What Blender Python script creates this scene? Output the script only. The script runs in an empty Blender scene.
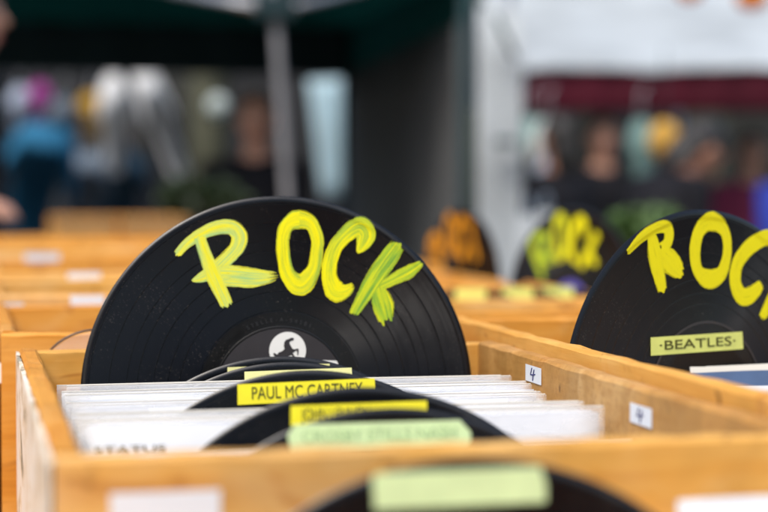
import bpy, bmesh, math, random
from mathutils import Vector, Matrix, Euler
random.seed(7)
D=bpy.data; S=bpy.context.scene; COL=S.collection
R=math.radians
# ------------------------------------------------------------------ camera
F=1813.0; TH=R(12.86); PT=R(1.93); CAM=Vector((0,0,1.25))
FW=Vector((math.sin(TH)*math.cos(PT),math.cos(TH)*math.cos(PT),-math.sin(PT)))
RT=Vector((math.cos(TH),-math.sin(TH),0)); UP=RT.cross(FW)
def ray(px,py): return FW+RT*((px-384)/F)-UP*((py-256)/F)
def at(px,py,d): return CAM+ray(px,py)*d          # a point of the place at camera distance d
cam=D.cameras.new('camera'); co=D.objects.new('camera',cam); COL.objects.link(co)
co.matrix_world=Matrix(((RT.x,UP.x,-FW.x,CAM.x),(RT.y,UP.y,-FW.y,CAM.y),(RT.z,UP.z,-FW.z,CAM.z),(0,0,0,1)))
cam.sensor_width=36; cam.lens=F*36/768; cam.clip_start=.05; cam.clip_end=500
cam.dof.use_dof=True; cam.dof.focus_distance=1.29; cam.dof.aperture_fstop=(cam.lens/1000)/.0215; cam.dof.aperture_blades=0
S.camera=co
# ------------------------------------------------------------------ materials
def newmat(name):
    m=D.materials.new(name); m.use_nodes=True; nt=m.node_tree
    return m,nt,nt.nodes['Principled BSDF'],nt.nodes['Material Output']
def N(nt,t,**k):
    n=nt.nodes.new(t)
    for a,b in k.items(): setattr(n,a,b)
    return n
def L(nt,a,b): nt.links.new(a,b)
def ramp(nt,stops):
    r=N(nt,'ShaderNodeValToRGB'); e=r.color_ramp.elements
    while len(e)<len(stops): e.new(.5)
    for i,(p,c) in enumerate(stops):
        e[i].position=p; e[i].color=(*c,1) if len(c)==3 else c
    return r
def noise(nt,vec,scale,detail=4,rough=.55,dist=0,dim='3D'):
    n=N(nt,'ShaderNodeTexNoise'); n.noise_dimensions=dim
    n.inputs['Scale'].default_value=scale; n.inputs['Detail'].default_value=detail
    n.inputs['Roughness'].default_value=rough; n.inputs['Distortion'].default_value=dist
    if vec is not None: L(nt,vec,n.inputs['W' if dim=='1D' else 'Vector'])
    return n
def mapping(nt,src,scale=(1,1,1),loc=(0,0,0)):
    m=N(nt,'ShaderNodeMapping'); m.inputs['Scale'].default_value=scale; m.inputs['Location'].default_value=loc
    L(nt,src,m.inputs['Vector']); return m.outputs[0]
def mixc(nt,fac,a,b,mode='MIX'):
    m=N(nt,'ShaderNodeMix',data_type='RGBA',blend_type=mode)
    for i,v in ((0,fac),(6,a),(7,b)):
        if isinstance(v,(int,float)): m.inputs[i].default_value=v
        elif isinstance(v,tuple): m.inputs[i].default_value=(*v,1)
        else: L(nt,v,m.inputs[i])
    return m.outputs[2]
def mth(nt,op,a,b=None,c=None,clamp=False):
    m=N(nt,'ShaderNodeMath',operation=op); m.use_clamp=clamp
    for i,v in enumerate((a,b,c)):
        if v is None: continue
        if isinstance(v,(int,float)): m.inputs[i].default_value=v
        else: L(nt,v,m.inputs[i])
    return m.outputs[0]
def bump(nt,h,strength,dist,b):
    n=N(nt,'ShaderNodeBump'); n.inputs['Strength'].default_value=strength; n.inputs['Distance'].default_value=dist
    L(nt,h,n.inputs['Height']); L(nt,n.outputs[0],b.inputs['Normal'])
def simple(name,col,rough=.6,var=.15,scale=20,bmp=.0,spec=.5,metal=0):
    m,nt,b,o=newmat(name)
    tc=N(nt,'ShaderNodeTexCoord').outputs['Object']
    n=noise(nt,tc,scale,5,.6)
    lo=tuple(c*(1-var) for c in col); hi=tuple(min(1,c*(1+var)) for c in col)
    r=ramp(nt,[(.3,lo),(.7,hi)]); L(nt,n.outputs[0],r.inputs[0]); L(nt,r.outputs[0],b.inputs['Base Color'])
    b.inputs['Roughness'].default_value=rough; b.inputs['Specular IOR Level'].default_value=spec; b.inputs['Metallic'].default_value=metal
    if bmp: bump(nt,n.outputs[0],.5,bmp,b)
    return m
def wood(name,axis,a,b_,c,board=False,seed=0):
    """plywood / pine board with grain along one axis, stains, knots and flake"""
    m,nt,b,o=newmat(name)
    tc=N(nt,'ShaderNodeTexCoord').outputs['Object']
    s=[38,38,38]; s[axis]=3.0
    g=noise(nt,mapping(nt,tc,tuple(s),(seed,seed*.7,0)),1.0,6,.62,.6)
    s2=[300,300,300]; s2[axis]=26
    g2=noise(nt,mapping(nt,tc,tuple(s2)),1.0,3,.6)
    bl=noise(nt,mapping(nt,tc,(1,1,1),(seed*3.1,0,0)),7,4,.6,.8)
    fl=noise(nt,tc,160,3,.7)
    r=ramp(nt,[(.22,c),(.45,a),(.68,b_)]); L(nt,g.outputs[0],r.inputs[0])
    col=mixc(nt,mth(nt,'MULTIPLY',g2.outputs[0],.55),r.outputs[0],c,'MIX')
    br=ramp(nt,[(.5,(0,0,0)),(.72,(.75,.75,.75))]); L(nt,bl.outputs[0],br.inputs[0])
    col=mixc(nt,br.outputs[0],col,tuple(x*.55 for x in a))
    wr=noise(nt,mapping(nt,tc,(1,1,1),(seed*1.7+5,3,1)),4.5,5,.65,.5); wrr=ramp(nt,[(.52,(0,0,0)),(.68,(.38,.38,.38))]); L(nt,wr.outputs[0],wrr.inputs[0])
    col=mixc(nt,wrr.outputs[0],col,(.86,.64,.34))
    st=noise(nt,mapping(nt,tc,(1,1,2.2),(seed*.9+8,7,1)),13,3,.5,1.2); srr=ramp(nt,[(.60,(0,0,0)),(.66,(.62,.62,.62)),(.69,(.14,.14,.14)),(.8,(.35,.35,.35))]); L(nt,st.outputs[0],srr.inputs[0])
    col=mixc(nt,srr.outputs[0],col,(.40,.15,.03))
    if board:
        fr=ramp(nt,[(.47,(0,0,0)),(.66,(.4,.4,.4))]); L(nt,fl.outputs[0],fr.inputs[0])
        col=mixc(nt,fr.outputs[0],col,c)
        vb=noise(nt,mapping(nt,tc,(1,1,.02),(seed,2,0)),26,2,.5)
        vr=ramp(nt,[(.42,(0,0,0)),(.6,(.55,.55,.55))]); L(nt,vb.outputs[0],vr.inputs[0])
        col=mixc(nt,vr.outputs[0],col,tuple(x*.6 for x in a))
    # dark grime specks and a few red pen smears
    sp=noise(nt,tc,55,2,.5); sr=ramp(nt,[(.70,(0,0,0)),(.76,(.8,.8,.8))]); L(nt,sp.outputs[0],sr.inputs[0])
    col=mixc(nt,sr.outputs[0],col,(.16,.07,.02))
    L(nt,col,b.inputs['Base Color']); b.inputs['Roughness'].default_value=.55
    b.inputs['Specular IOR Level'].default_value=.2
    bump(nt,g2.outputs[0],.35,.0006,b)
    return m
PINE=((.69,.30,.045),(.82,.43,.09),(.42,.145,.02))
PALE=((.76,.39,.08),(.86,.52,.15),(.54,.22,.04))
PLY =((.62,.31,.08),(.76,.43,.14),(.34,.14,.030))
WX=wood('pine_along_x',0,*PINE); WY=wood('pine_along_y',1,*PINE,seed=4)
WXP=wood('pale_pine_along_x',0,*PALE,seed=2); WYP=wood('pale_pine_along_y',1,*PALE,seed=6)
WYB=wood('plywood_inner_face',1,*PLY,board=True,seed=9)
WXD=wood('orange_board',0,(.70,.32,.05),(.80,.42,.10),(.50,.18,.02),seed=11)
# left outer face: whitewashed peeling board
def peel():
    m,nt,b,o=newmat('peeling_white_paint'); tc=N(nt,'ShaderNodeTexCoord').outputs['Object']
    n=noise(nt,mapping(nt,tc,(1,7,14)),1.6,6,.65,.6)
    r=ramp(nt,[(.34,(.10,.12,.10)),(.43,(.62,.52,.36)),(.52,(.76,.72,.62)),(.72,(.70,.70,.66))])
    L(nt,n.outputs[0],r.inputs[0]); L(nt,r.outputs[0],b.inputs['Base Color']); b.inputs['Roughness'].default_value=.7
    bump(nt,n.outputs[0],.5,.001,b); return m
PEEL=peel()
def vinyl(name='black_vinyl',dust=.6,rb=.27):
    m,nt,b,o=newmat(name); tc=N(nt,'ShaderNodeTexCoord').outputs['Object']
    xy=N(nt,'ShaderNodeVectorMath',operation='MULTIPLY'); L(nt,tc,xy.inputs[0]); xy.inputs[1].default_value=(1,1,0)
    ln=N(nt,'ShaderNodeVectorMath',operation='LENGTH'); L(nt,xy.outputs[0],ln.inputs[0]); rr=ln.outputs['Value']
    fine=noise(nt,rr,2600,2,.6,dim='1D'); mid=noise(nt,rr,260,3,.7,dim='1D')
    # gaps between the tracks
    gaps=ramp(nt,[(0,(0,0,0))]); e=gaps.color_ramp; e.interpolation='LINEAR'
    for p in (.0635,.078,.0865,.0975,.1095,.1175,.1305,.1455):
        for q,v in ((p-.0006,0),(p,1),(p+.0006,0)):
            el=e.elements.new(q/.16); el.color=(v,v,v,1)
    L(nt,mth(nt,'DIVIDE',rr,.16),gaps.inputs[0])
    dead=mth(nt,'LESS_THAN',rr,.0625)
    base=mixc(nt,dead,(.0035,.0042,.006),(.003,.003,.003))
    # dust and lint
    d1=noise(nt,tc,900,2,.5); d2=noise(nt,tc,24,3,.6)
    dt=mth(nt,'ADD',mth(nt,'MULTIPLY',d1.outputs[0],1.0),mth(nt,'MULTIPLY',d2.outputs[0],.45))
    dr=ramp(nt,[(.925,(0,0,0)),(.97,(.35*dust,.35*dust,.35*dust))]); L(nt,dt,dr.inputs[0])
    base=mixc(nt,dr.outputs[0],base,(.35,.30,.26))
    L(nt,base,b.inputs['Base Color'])
    ro=mth(nt,'ADD',rb,mth(nt,'MULTIPLY',mid.outputs[0],.14))
    sm_=noise(nt,mapping(nt,tc,(1,1,1),(2,5,0)),13,5,.7,1.5); ro=mth(nt,'ADD',ro,mth(nt,'MULTIPLY',mth(nt,'SUBTRACT',sm_.outputs[0],.5),.30))
    ro=mth(nt,'SUBTRACT',ro,mth(nt,'MULTIPLY',gaps.outputs[0],.14)); L(nt,ro,b.inputs['Roughness'])
    b.inputs['Specular IOR Level'].default_value=.40
    an=mth(nt,'MULTIPLY',mth(nt,'SUBTRACT',1.0,mth(nt,'MAXIMUM',dead,gaps.outputs[0])),.95); L(nt,an,b.inputs['Anisotropic'])
    tg=N(nt,'ShaderNodeTangent',direction_type='RADIAL',axis='Z'); L(nt,tg.outputs[0],b.inputs['Tangent'])
    h=mth(nt,'SUBTRACT',mth(nt,'ADD',mth(nt,'MULTIPLY',fine.outputs[0],.6),mth(nt,'MULTIPLY',mid.outputs[0],.5)),mth(nt,'MULTIPLY',gaps.outputs[0],.7))
    bump(nt,h,.30,.00012,b)
    return m
VINYL=vinyl()
def paint(name,c0,c1,c2,gr):
    """brushed poster paint; UV x = metres along the stroke, y = across (0..1)"""
    m,nt,b,o=newmat(name); uv=N(nt,'ShaderNodeTexCoord').outputs['UV']
    s=noise(nt,mapping(nt,uv,(13,15,1)),1.0,4,.75,.15); f=noise(nt,mapping(nt,uv,(18,55,1)),1.0,2,.6)
    big=noise(nt,mapping(nt,uv,(20,2.0,1),(3,1,0)),1.0,2,.5)
    v=mth(nt,'ADD',mth(nt,'MULTIPLY',s.outputs[0],.50),mth(nt,'ADD',mth(nt,'MULTIPLY',f.outputs[0],.30),mth(nt,'MULTIPLY',big.outputs[0],.3)))
    r=ramp(nt,[(.50+gr,c0),(.555+gr,c1),(.62+gr,c2)]); L(nt,v,r.inputs[0]); L(nt,r.outputs[0],b.inputs['Base Color'])
    b.inputs['Roughness'].default_value=.5; b.inputs['Specular IOR Level'].default_value=.22; bump(nt,f.outputs[0],.5,.0003,b)
    # dry brush gaps: more of them where vertex attribute 'dry' is high
    at_=N(nt,'ShaderNodeAttribute',attribute_name='dry')
    g=noise(nt,mapping(nt,uv,(45,55,1),(9,5,0)),1.0,3,.6)
    al=mth(nt,'GREATER_THAN',mth(nt,'ADD',g.outputs[0],.02),mth(nt,'MULTIPLY',at_.outputs['Fac'],.62))
    L(nt,al,b.inputs['Alpha'])
    return m
YEL=(.88,.79,.004); 
P_R=paint('yellow_paint_mint_streaks',YEL,(.72,.74,.10),(.34,.58,.22),.0)
P_O=paint('yellow_paint',YEL,(.58,.62,.03),(.16,.36,.06),.03)
P_C=paint('yellow_green_paint',YEL,(.45,.58,.03),(.10,.30,.07),.035)
P_K=paint('lime_paint',(.78,.74,.01),(.36,.56,.03),(.09,.28,.05),.0)
P_OR=paint('orange_paint',(.80,.33,.01),(.70,.26,.01),(.40,.14,.01),.02)
P_B=paint('plain_yellow_paint',YEL,(.80,.72,.01),(.45,.60,.03),.09)
def tape(name,c): 
    return simple(name,c,.38,.08,60,.0002)
T_Y=tape('yellow_tape',(.88,.78,.03)); T_P=tape('pale_yellow_tape',(.82,.80,.36)); T_G=tape('pale_green_tape',(.64,.80,.42)); T_B=tape('lime_tape',(.74,.78,.20))
INKD=simple('dark_ink',(.06,.06,.02),.6); INKG=simple('olive_ink',(.085,.085,.008),.6); INKF=simple('faint_green_ink',(.36,.52,.25),.6)
INK=simple('navy_pen',(.03,.03,.16),.6)
def papermat(name,c,t=.0):
    m=simple(name,c,.55,.05,9,.0004); return m
PAPER=papermat('white_paper',(.60,.62,.65)); PAPW=papermat('ivory_paper',(.60,.57,.50)); PAPG=papermat('grey_blue_paper',(.44,.48,.54)); NAVY=simple('navy_card',(.06,.10,.19),.5)
def plastic(name,a=.30,col=(.85,.88,.92)):
    m,nt,b,o=newmat(name); tr=N(nt,'ShaderNodeBsdfTransparent'); mx=N(nt,'ShaderNodeMixShader')
    tc=N(nt,'ShaderNodeTexCoord').outputs['Object']; n=noise(nt,mapping(nt,tc,(1,1,4)),22,3,.6,.8)
    b.inputs['Base Color'].default_value=(*col,1); b.inputs['Roughness'].default_value=.18
    bump(nt,n.outputs[0],.4,.002,b)
    f=mth(nt,'MULTIPLY_ADD',n.outputs[0],.25,a-.1); L(nt,f,mx.inputs[0]); L(nt,tr.outputs[0],mx.inputs[1]); L(nt,b.outputs[0],mx.inputs[2]); L(nt,mx.outputs[0],o.inputs['Surface'])
    return m
PLAS=plastic('clear_plastic',.24,(.95,.96,.98)); PLASC=plastic('clear_plastic_thin',.22)
STICK=simple('white_sticker',(.80,.82,.86),.4,.03); STICKG=simple('pale_blue_sticker',(.62,.68,.76),.4,.1)
LABD=simple('dark_grey_label',(.026,.023,.025),.5,.1,90); LABW=simple('white_label_ink',(.78,.78,.74),.5,.03); LABR=simple('label_rim',(.07,.07,.07),.35)
LABP=simple('violet_label',(.12,.10,.45),.5)
P_F=paint('flat_yellow_paint',YEL,(.80,.72,.01),(.45,.60,.03),.12)
EMB=simple('embossed_vinyl',(.035,.035,.038),.3)
# ------------------------------------------------------------------ object helpers
def tag(o,label=None,cat=None,group=None,kind=None):
    if label: o['label']=label
    if cat: o['category']=cat
    if group: o['group']=group
    if kind: o['kind']=kind
    return o
def empty(name,loc=(0,0,0),rot=(0,0,0)):
    o=D.objects.new(name,None); o.empty_display_size=.05; COL.objects.link(o); o.location=loc; o.rotation_euler=rot; return o
def link(name,me,mat,parent=None,smooth=False):
    o=D.objects.new(name,me); COL.objects.link(o)
    if mat: me.materials.append(mat)
    if parent: o.parent=parent
    if smooth:
        for p in me.polygons: p.use_smooth=True
    return o
def bm2(name,bm,mat,parent=None,smooth=False):
    bmesh.ops.recalc_face_normals(bm,faces=bm.faces); me=D.meshes.new(name); bm.to_mesh(me); bm.free(); return link(name,me,mat,parent,smooth)
def addbox(bm,x0,x1,y0,y1,z0,z1):
    v=[bm.verts.new(p) for p in ((x0,y0,z0),(x1,y0,z0),(x1,y1,z0),(x0,y1,z0),(x0,y0,z1),(x1,y0,z1),(x1,y1,z1),(x0,y1,z1))]
    for f in ((0,1,2,3),(4,5,6,7),(0,1,5,4),(1,2,6,5),(2,3,7,6),(3,0,4,7)): bm.faces.new([v[i] for i in f])
def box(name,x0,x1,y0,y1,z0,z1,mat,parent=None,bev=.0,rough=0.0):
    bm=bmesh.new(); addbox(bm,x0,x1,y0,y1,z0,z1)
    if bev: bmesh.ops.bevel(bm,geom=bm.edges[:],offset=bev,segments=2,affect='EDGES',profile=.6)
    return bm2(name,bm,mat,parent)
def board(name,x0,x1,y0,y1,z0,z1,mat,parent,n=26,amp=.0007):
    """sawn board: subdivided along its length with slightly wavering edges"""
    bm=bmesh.new(); ax=0 if (x1-x0)>(y1-y0) else 1
    lo,hi=((x0,x1),(y0,y1))[ax]; r=random.Random(hash(name+str(round(x0,3))+str(round(y0,3)))%9999 if False else int(abs(x0*7919+y0*104729+z1*1299709))%99991)
    c=.0022; rings=[]
    for i in range(n+1):
        t=lo+(hi-lo)*i/n
        a0,a1=((y0,y1),(x0,x1))[ax]
        w=[r.uniform(-amp,amp) for _ in range(6)]
        sec=[(a0,z0),(a1,z0),(a1,z1-c+w[0]),(a1-c+w[1],z1+w[2]),(a0+c+w[3],z1+w[4]),(a0,z1-c+w[5])]
        rings.append([bm.verts.new((t,a,z) if ax==0 else (a,t,z)) for a,z in sec])
    for A,B in zip(rings,rings[1:]):
        for k in range(6): bm.faces.new((A[k],A[(k+1)%6],B[(k+1)%6],B[k]))
    bm.faces.new(rings[0]); bm.faces.new(rings[-1])
    return bm2(name,bm,mat,parent)
def poly_prism(name,pts,z0,z1,mat,parent,bev=0):
    bm=bmesh.new(); a=[bm.verts.new((x,y,z1)) for x,y in pts]; b=[bm.verts.new((x,y,z0)) for x,y in pts]
    bm.faces.new(a); bm.faces.new(b[::-1])
    for i in range(len(pts)):
        j=(i+1)%len(pts); bm.faces.new((a[i],b[i],b[j],a[j]))
    return bm2(name,bm,mat,parent)
def catmull(pts,n=10,closed=False):
    out=[]; m=len(pts)
    g=(lambda i: pts[i%m]) if closed else (lambda i: pts[max(0,min(m-1,i))])
    for i in range(m if closed else m-1):
        p0,p1,p2,p3=g(i-1),g(i),g(i+1),g(i+2)
        for k in range(n):
            t=k/n; out.append(tuple(.5*((2*b)+(-a+c)*t+(2*a-5*b+4*c-d)*t*t+(-a+3*b-3*c+d)*t**3) for a,b,c,d in zip(p0,p1,p2,p3)))
    if not closed: out.append(tuple(pts[-1]))
    return out
def tube_bm(bm,pts,rad,seg=12,cap=True):
    """tapered tube; rad one value or list"""
    pts=[Vector(p) for p in pts]; n=len(pts)
    rad=[rad]*n if isinstance(rad,(int,float)) else rad
    rings=[]; prev=None
    for i,p in enumerate(pts):
        t=(pts[min(i+1,n-1)]-pts[max(i-1,0)]).normalized()
        if prev is None: u=t.orthogonal().normalized()
        else: u=(prev-t*prev.dot(t)).normalized()
        prev=u; v=t.cross(u)
        rings.append([bm.verts.new(p+(u*math.cos(2*math.pi*k/seg)+v*math.sin(2*math.pi*k/seg))*rad[i]) for k in range(seg)])
    for A,B in zip(rings,rings[1:]):
        for k in range(seg): bm.faces.new((A[k],A[(k+1)%seg],B[(k+1)%seg],B[k]))
    if cap: bm.faces.new(rings[0][::-1]); bm.faces.new(rings[-1])
def text(name,body,size,loc,rotz,mat,parent,depth=.00015,align='CENTER',width=None,bold=0.0):
    c=D.curves.new(name,'FONT'); c.body=body; c.size=size; c.extrude=depth; c.align_x=align; c.align_y='CENTER'; c.offset=0; c.resolution_u=4
    t=D.objects.new(name,c); COL.objects.link(t); bpy.context.view_layer.update()
    me=D.meshes.new_from_object(t.evaluated_get(bpy.context.evaluated_depsgraph_get())); D.objects.remove(t); me.materials.clear()
    if width:
        xs=[v.co.x for v in me.vertices]; k=width/(max(xs)-min(xs))
        for v in me.vertices: v.co.x*=k
    o=link(name,me,mat,parent); o.location=loc; o.rotation_euler=(0,0,rotz); return o
# ------------------------------------------------------------------ records
RAD=.151
def record(name,px,pytop,d,yaw,label,group,lean=3,rad=RAD,mat=None,seg=256):
    """px: picture column of its centre, pytop: row of its top, d: distance; yaw: turn of the disc about the vertical"""
    top=at(px,pytop,d); rot=Euler((R(90-lean),0,R(yaw)))
    o=empty(name,top-Vector((0,0,rad*math.cos(R(lean)))),rot)
    o['label']=label; o['category']='record'; o['group']=group
    pr=[(.0036,.0008),(.049,.0009),(.051,.0011),(.054,.0007),(.1440,.0007),(.1465,.0013),(.1492,.0009),(.1506,.0002),(.151,-.0001)]
    pr=[(r_*rad/RAD,z) for r_,z in pr]; pr=pr+[(r_-.0001,-z-.0006) for r_,z in pr[::-1]]
    bm=bmesh.new(); rings=[]
    for r_,z in pr: rings.append([bm.verts.new((r_*math.cos(2*math.pi*k/seg),r_*math.sin(2*math.pi*k/seg),z)) for k in range(seg)])
    for i in range(len(rings)):
        A,B=rings[i],rings[(i+1)%len(rings)]
        for k in range(seg): bm.faces.new((A[k],A[(k+1)%seg],B[(k+1)%seg],B[k]))
    dd=bm2('vinyl_disc',bm,mat or VINYL,o,True); dd.data.set_sharp_from_angle(angle=R(40))
    bpy.context.view_layer.update()
    return o
def loc_of(o,px,py):
    """where a ray meets the plane of the disc, in disc coordinates"""
    M=Matrix.Translation(o.location)@o.rotation_euler.to_matrix().to_4x4(); n=M.to_3x3()@Vector((0,0,1)); d=ray(px,py)
    t=(o.location-CAM).dot(n)/d.dot(n); p=M.inverted()@(CAM+d*t); return (p.x,p.y)
def pxscale(o,px,py):
    a=Vector(loc_of(o,px,py)); b=Vector(loc_of(o,px,py+1)); return (a-b).length
def stroke(name,o,pts,width,mat,letter_parent=None,closed=False,dry=(0,0),z=.0013,rag=.05,seed=1,thick=1):
    """pts in picture pixels, width in pixels at each point; makes a bristle-edged brush stroke lying on the disc"""
    P=[loc_of(o,*p) for p in pts]; k=pxscale(o,*pts[0])
    W=[w*k*1.13 for w in (width if isinstance(width,(list,tuple)) else [width]*len(pts))]
    sp=catmull([(x,y,w) for (x,y),w in zip(P,W)],14,closed)
    r=random.Random(seed); NB=26
    bm=bmesh.new(); uvl=bm.loops.layers.uv.new('UVMap'); dl=bm.verts.layers.float.new('dry')
    # per bristle start / end offsets and edge wobble
    n=len(sp); cum=[0]
    for i in range(1,n): cum.append(cum[-1]+math.dist(sp[i][:2],sp[i-1][:2]))
    tot=cum[-1]; e0=[r.uniform(-1,1) for _ in range(NB+1)]; e1=[r.uniform(-1,1) for _ in range(NB+1)]
    for q in range(2):
        for e in (e0,e1):
            for j in range(1,NB): e[j]=e[j]*.6+.2*(e[j-1]+e[j+1])
    grid=[]; wob=0; wob2=0
    for i,(x,y,w) in enumerate(sp):
        a=sp[(i-1)%n] if closed else sp[max(i-1,0)]; b=sp[(i+1)%n] if closed else sp[min(i+1,n-1)]
        tx,ty=b[0]-a[0],b[1]-a[1]; l=math.hypot(tx,ty) or 1; tx/=l; ty/=l; nx,ny=-ty,tx
        wob=.75*wob+r.uniform(-1,1)*rag*.35; wob2=.75*wob2+r.uniform(-1,1)*rag*.35
        row=[]; s=cum[i]/tot
        for j in range(NB+1):
            v=j/NB; off=(v-.5)*w*(1+ (wob if v>.5 else wob2)*abs(v-.5)*2)
            sh=0
            if not closed:
                fall=w*.9
                if cum[i]<fall: sh+=e0[j]*w*(.16+.35*dry[0])*(1-cum[i]/fall)
                if tot-cum[i]<fall: sh+=e1[j]*w*(.16+.40*dry[1])*(1-(tot-cum[i])/fall)
                # rounded ends
                if cum[i]<w*.5: sh+=w*.22*(abs(v-.5)*2)**2.2*(1-cum[i]/(w*.5))
                if tot-cum[i]<w*.5: sh-=w*.22*(abs(v-.5)*2)**2.2*(1-(tot-cum[i])/(w*.5))
            vx,vy=x+nx*off+tx*sh,y+ny*off+ty*sh; rr_=math.hypot(vx,vy)/RAD*.151
            vt=bm.verts.new((vx,vy,z+.00004*math.cos((v-.5)*math.pi)*thick+.0006*max(0,min(1,(rr_-.1425)/.003))))
            dr=.57
            if not closed:
                dr=max(dr,dry[0]*max(0,1-s*4),dry[1]*max(0,1-(1-s)*2.6))
            ed=abs(v-.5)*2
            if ed>.80: dr=max(dr,.62+.26*(ed-.80)/.20)
            vt[dl]=dr; row.append((vt,cum[i],v))
        grid.append(row)
    pairs=list(zip(grid,grid[1:]))+([(grid[-1],grid[0])] if closed else [])
    for A,B in pairs:
        for j in range(NB):
            q=(A[j],A[j+1],B[j+1],B[j]); f=bm.faces.new([t[0] for t in q])
            for lp,t in zip(f.loops,q):
                c=t[1]+(tot if (closed and B is grid[0] and t in (B[j],B[j+1])) else 0)
                lp[uvl].uv=(c+seed*1.7,t[2])
    for f in bm.faces:
        if f.normal.z<0: pass
    me=D.meshes.new(name); bm.normal_update(); bm.to_mesh(me); bm.free()
    return me
def letter(o,name,strokes,mat):
    """one painted letter = one mesh made of its brush strokes"""
    bm=bmesh.new()
    for i,(pts,w,kw) in enumerate(strokes):
        me=stroke('s',o,pts,w,mat,z=.00085+.00008*i,seed=sum(map(ord,name))+i*13+int(pts[0][0]),**kw)
        bm.from_mesh(me); D.meshes.remove(me)
    me=D.meshes.new(name); bm.to_mesh(me); bm.free()
    return link(name,me,mat,o,True)
def sc(ox,oy,s,pts): return [(ox+x/s,oy+y/s) for x,y in pts]
def tape_on(o,p0,p1,h,mat,body=None,ink=None,tw=.8,chamf=0,z=.0012,size=.0105,dx=0,bold=0):
    """tape between two picture points (its centre line), h metres tall"""
    a=Vector(loc_of(o,*p0)); b=Vector(loc_of(o,*p1)); c=(a+b)/2; w=(b-a).length; ang=math.atan2(b.y-a.y,b.x-a.x)
    t=empty('name_label',(c.x,c.y,z),(0,0,ang)); t.parent=o
    ch=chamf*h
    pts=[(-w/2+.3*ch,-h/2),(w/2-.3*ch,-h/2),(w/2,-h/2+.4*ch),(w/2,0),(w/2-ch,h/2),(-w/2+.6*ch,h/2),(-w/2,h/2-ch)] if chamf else [(-w/2,-h/2),(w/2,-h/2+.0003),(w/2-.0004,h/2),(-w/2+.0003,h/2-.0002)]
    # the tape curls: a strip of facets with a small sag
    bm=bmesh.new(); a_=[bm.verts.new((x,y,.0004)) for x,y in pts]; b_=[bm.verts.new((x,y,0)) for x,y in pts]
    bm.faces.new(a_); bm.faces.new(b_[::-1])
    for i in range(len(pts)):
        j=(i+1)%len(pts); bm.faces.new((a_[i],b_[i],b_[j],a_[j]))
    D.objects.remove(t)
    t=bm2('name_label',bm,mat,o); t.location=(c.x,c.y,z); t.rotation_euler=(0,0,ang)
    if body: text('lettering',body,size,(dx,0,.0006),0,ink,t,.0002,width=w*tw,bold=bold)
    return t
def center_label(o,mat,r=.050,rim=True):
    bm=bmesh.new(); bmesh.ops.create_circle(bm,cap_ends=True,segments=96,radius=r); 
    for v in bm.verts: v.co.z=.00125
    t=bm2('center_label',bm,mat,o)
    if rim:
        bm=bmesh.new(); seg=96
        for k in range(seg):
            a0=2*math.pi*k/seg; a1=2*math.pi*(k+1)/seg
            q=[(math.cos(a)*rr,math.sin(a)*rr,zz) for a,rr,zz in ((a0,r,.00128),(a1,r,.00128),(a1,r+.0009,.00150),(a0,r+.0009,.00150))]
            bm.faces.new([bm.verts.new(p) for p in q])
            q=[(math.cos(a)*rr,math.sin(a)*rr,zz) for a,rr,zz in ((a0,r+.0009,.0015),(a1,r+.0009,.0015),(a1,r+.0018,.0011),(a0,r+.0018,.0011))]
            bm.faces.new([bm.verts.new(p) for p in q])
        bmesh.ops.remove_doubles(bm,verts=bm.verts,dist=1e-5); bm2('label_ridge',bm,VINYL,o,True)
    return t
GD='record dividers standing in the crates'
# --- the main ROCK record
M1=record('record',280.5,196,1.376,0,'black record painted ROCK in yellow, standing tall in sharp focus in the near crate','painted record dividers',3)
c1=lambda p: sc(165,210,4.66,p); c2=lambda p: sc(265,200,4.66,p); c3=lambda p: sc(330,230,5.12,p)
letter(M1,'painted_letter',[
 (c1([(52,212),(100,158),(170,110),(245,82),(310,82),(345,120),(335,172),(292,222),(232,278),(175,312),(125,330)]),[w/4.66 for w in (32,42,50,60,66,70,66,62,64,48,14)],dict(dry=(.3,.5))),
 (c1([(205,305),(300,308),(400,316),(470,314),(520,308)]),[w/4.66 for w in (70,92,84,58,30)],dict(dry=(0,.95))),
 (c1([(158,120),(190,215),(232,320),(290,450)]),[w/4.66 for w in (50,56,66,52)],dict(dry=(.3,.35)))],P_R)
letter(M1,'painted_letter',[
 (c2([(160,90),(215,112),(242,180),(240,240),(222,330),(165,395),(105,345),(84,250),(84,170),(108,112)]),[w/4.66 for w in (82,62,54,54,62,92,64,56,56,66)],dict(closed=True,rag=.10))],P_O)
letter(M1,'painted_letter',[
 (c2([(430,246),(455,205),(470,160),(440,125),(385,155),(330,215),(302,300),(302,370),(330,425),(375,425),(412,398)]),[w/4.66 for w in (16,62,92,86,66,62,66,68,88,60,28)],dict(dry=(.2,.7),rag=.10))],P_C)
letter(M1,'painted_letter',[
 (c3([(468,168),(425,200),(370,232),(250,290)]),[w/5.12 for w in (26,54,60,40)],dict(dry=(.5,.1),rag=.12)),
 (c3([(243,295),(268,380),(290,468)]),[w/5.12 for w in (66,100,78)],dict(dry=(0,.5),rag=.12)),
 (c3([(350,72),(295,150),(235,235),(170,340),(120,432)]),[w/5.12 for w in (72,84,84,66,46)],dict(dry=(.2,.6)))],P_K)
cl=center_label(M1,LABD)
hx,hy=loc_of(M1,287.3,350.5)
bm=bmesh.new(); bmesh.ops.create_circle(bm,cap_ends=True,segments=64,radius=.0142)
e_=bm2('white_disc_emblem',bm,LABW,cl); e_.location=(hx,hy,.00155)
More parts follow.
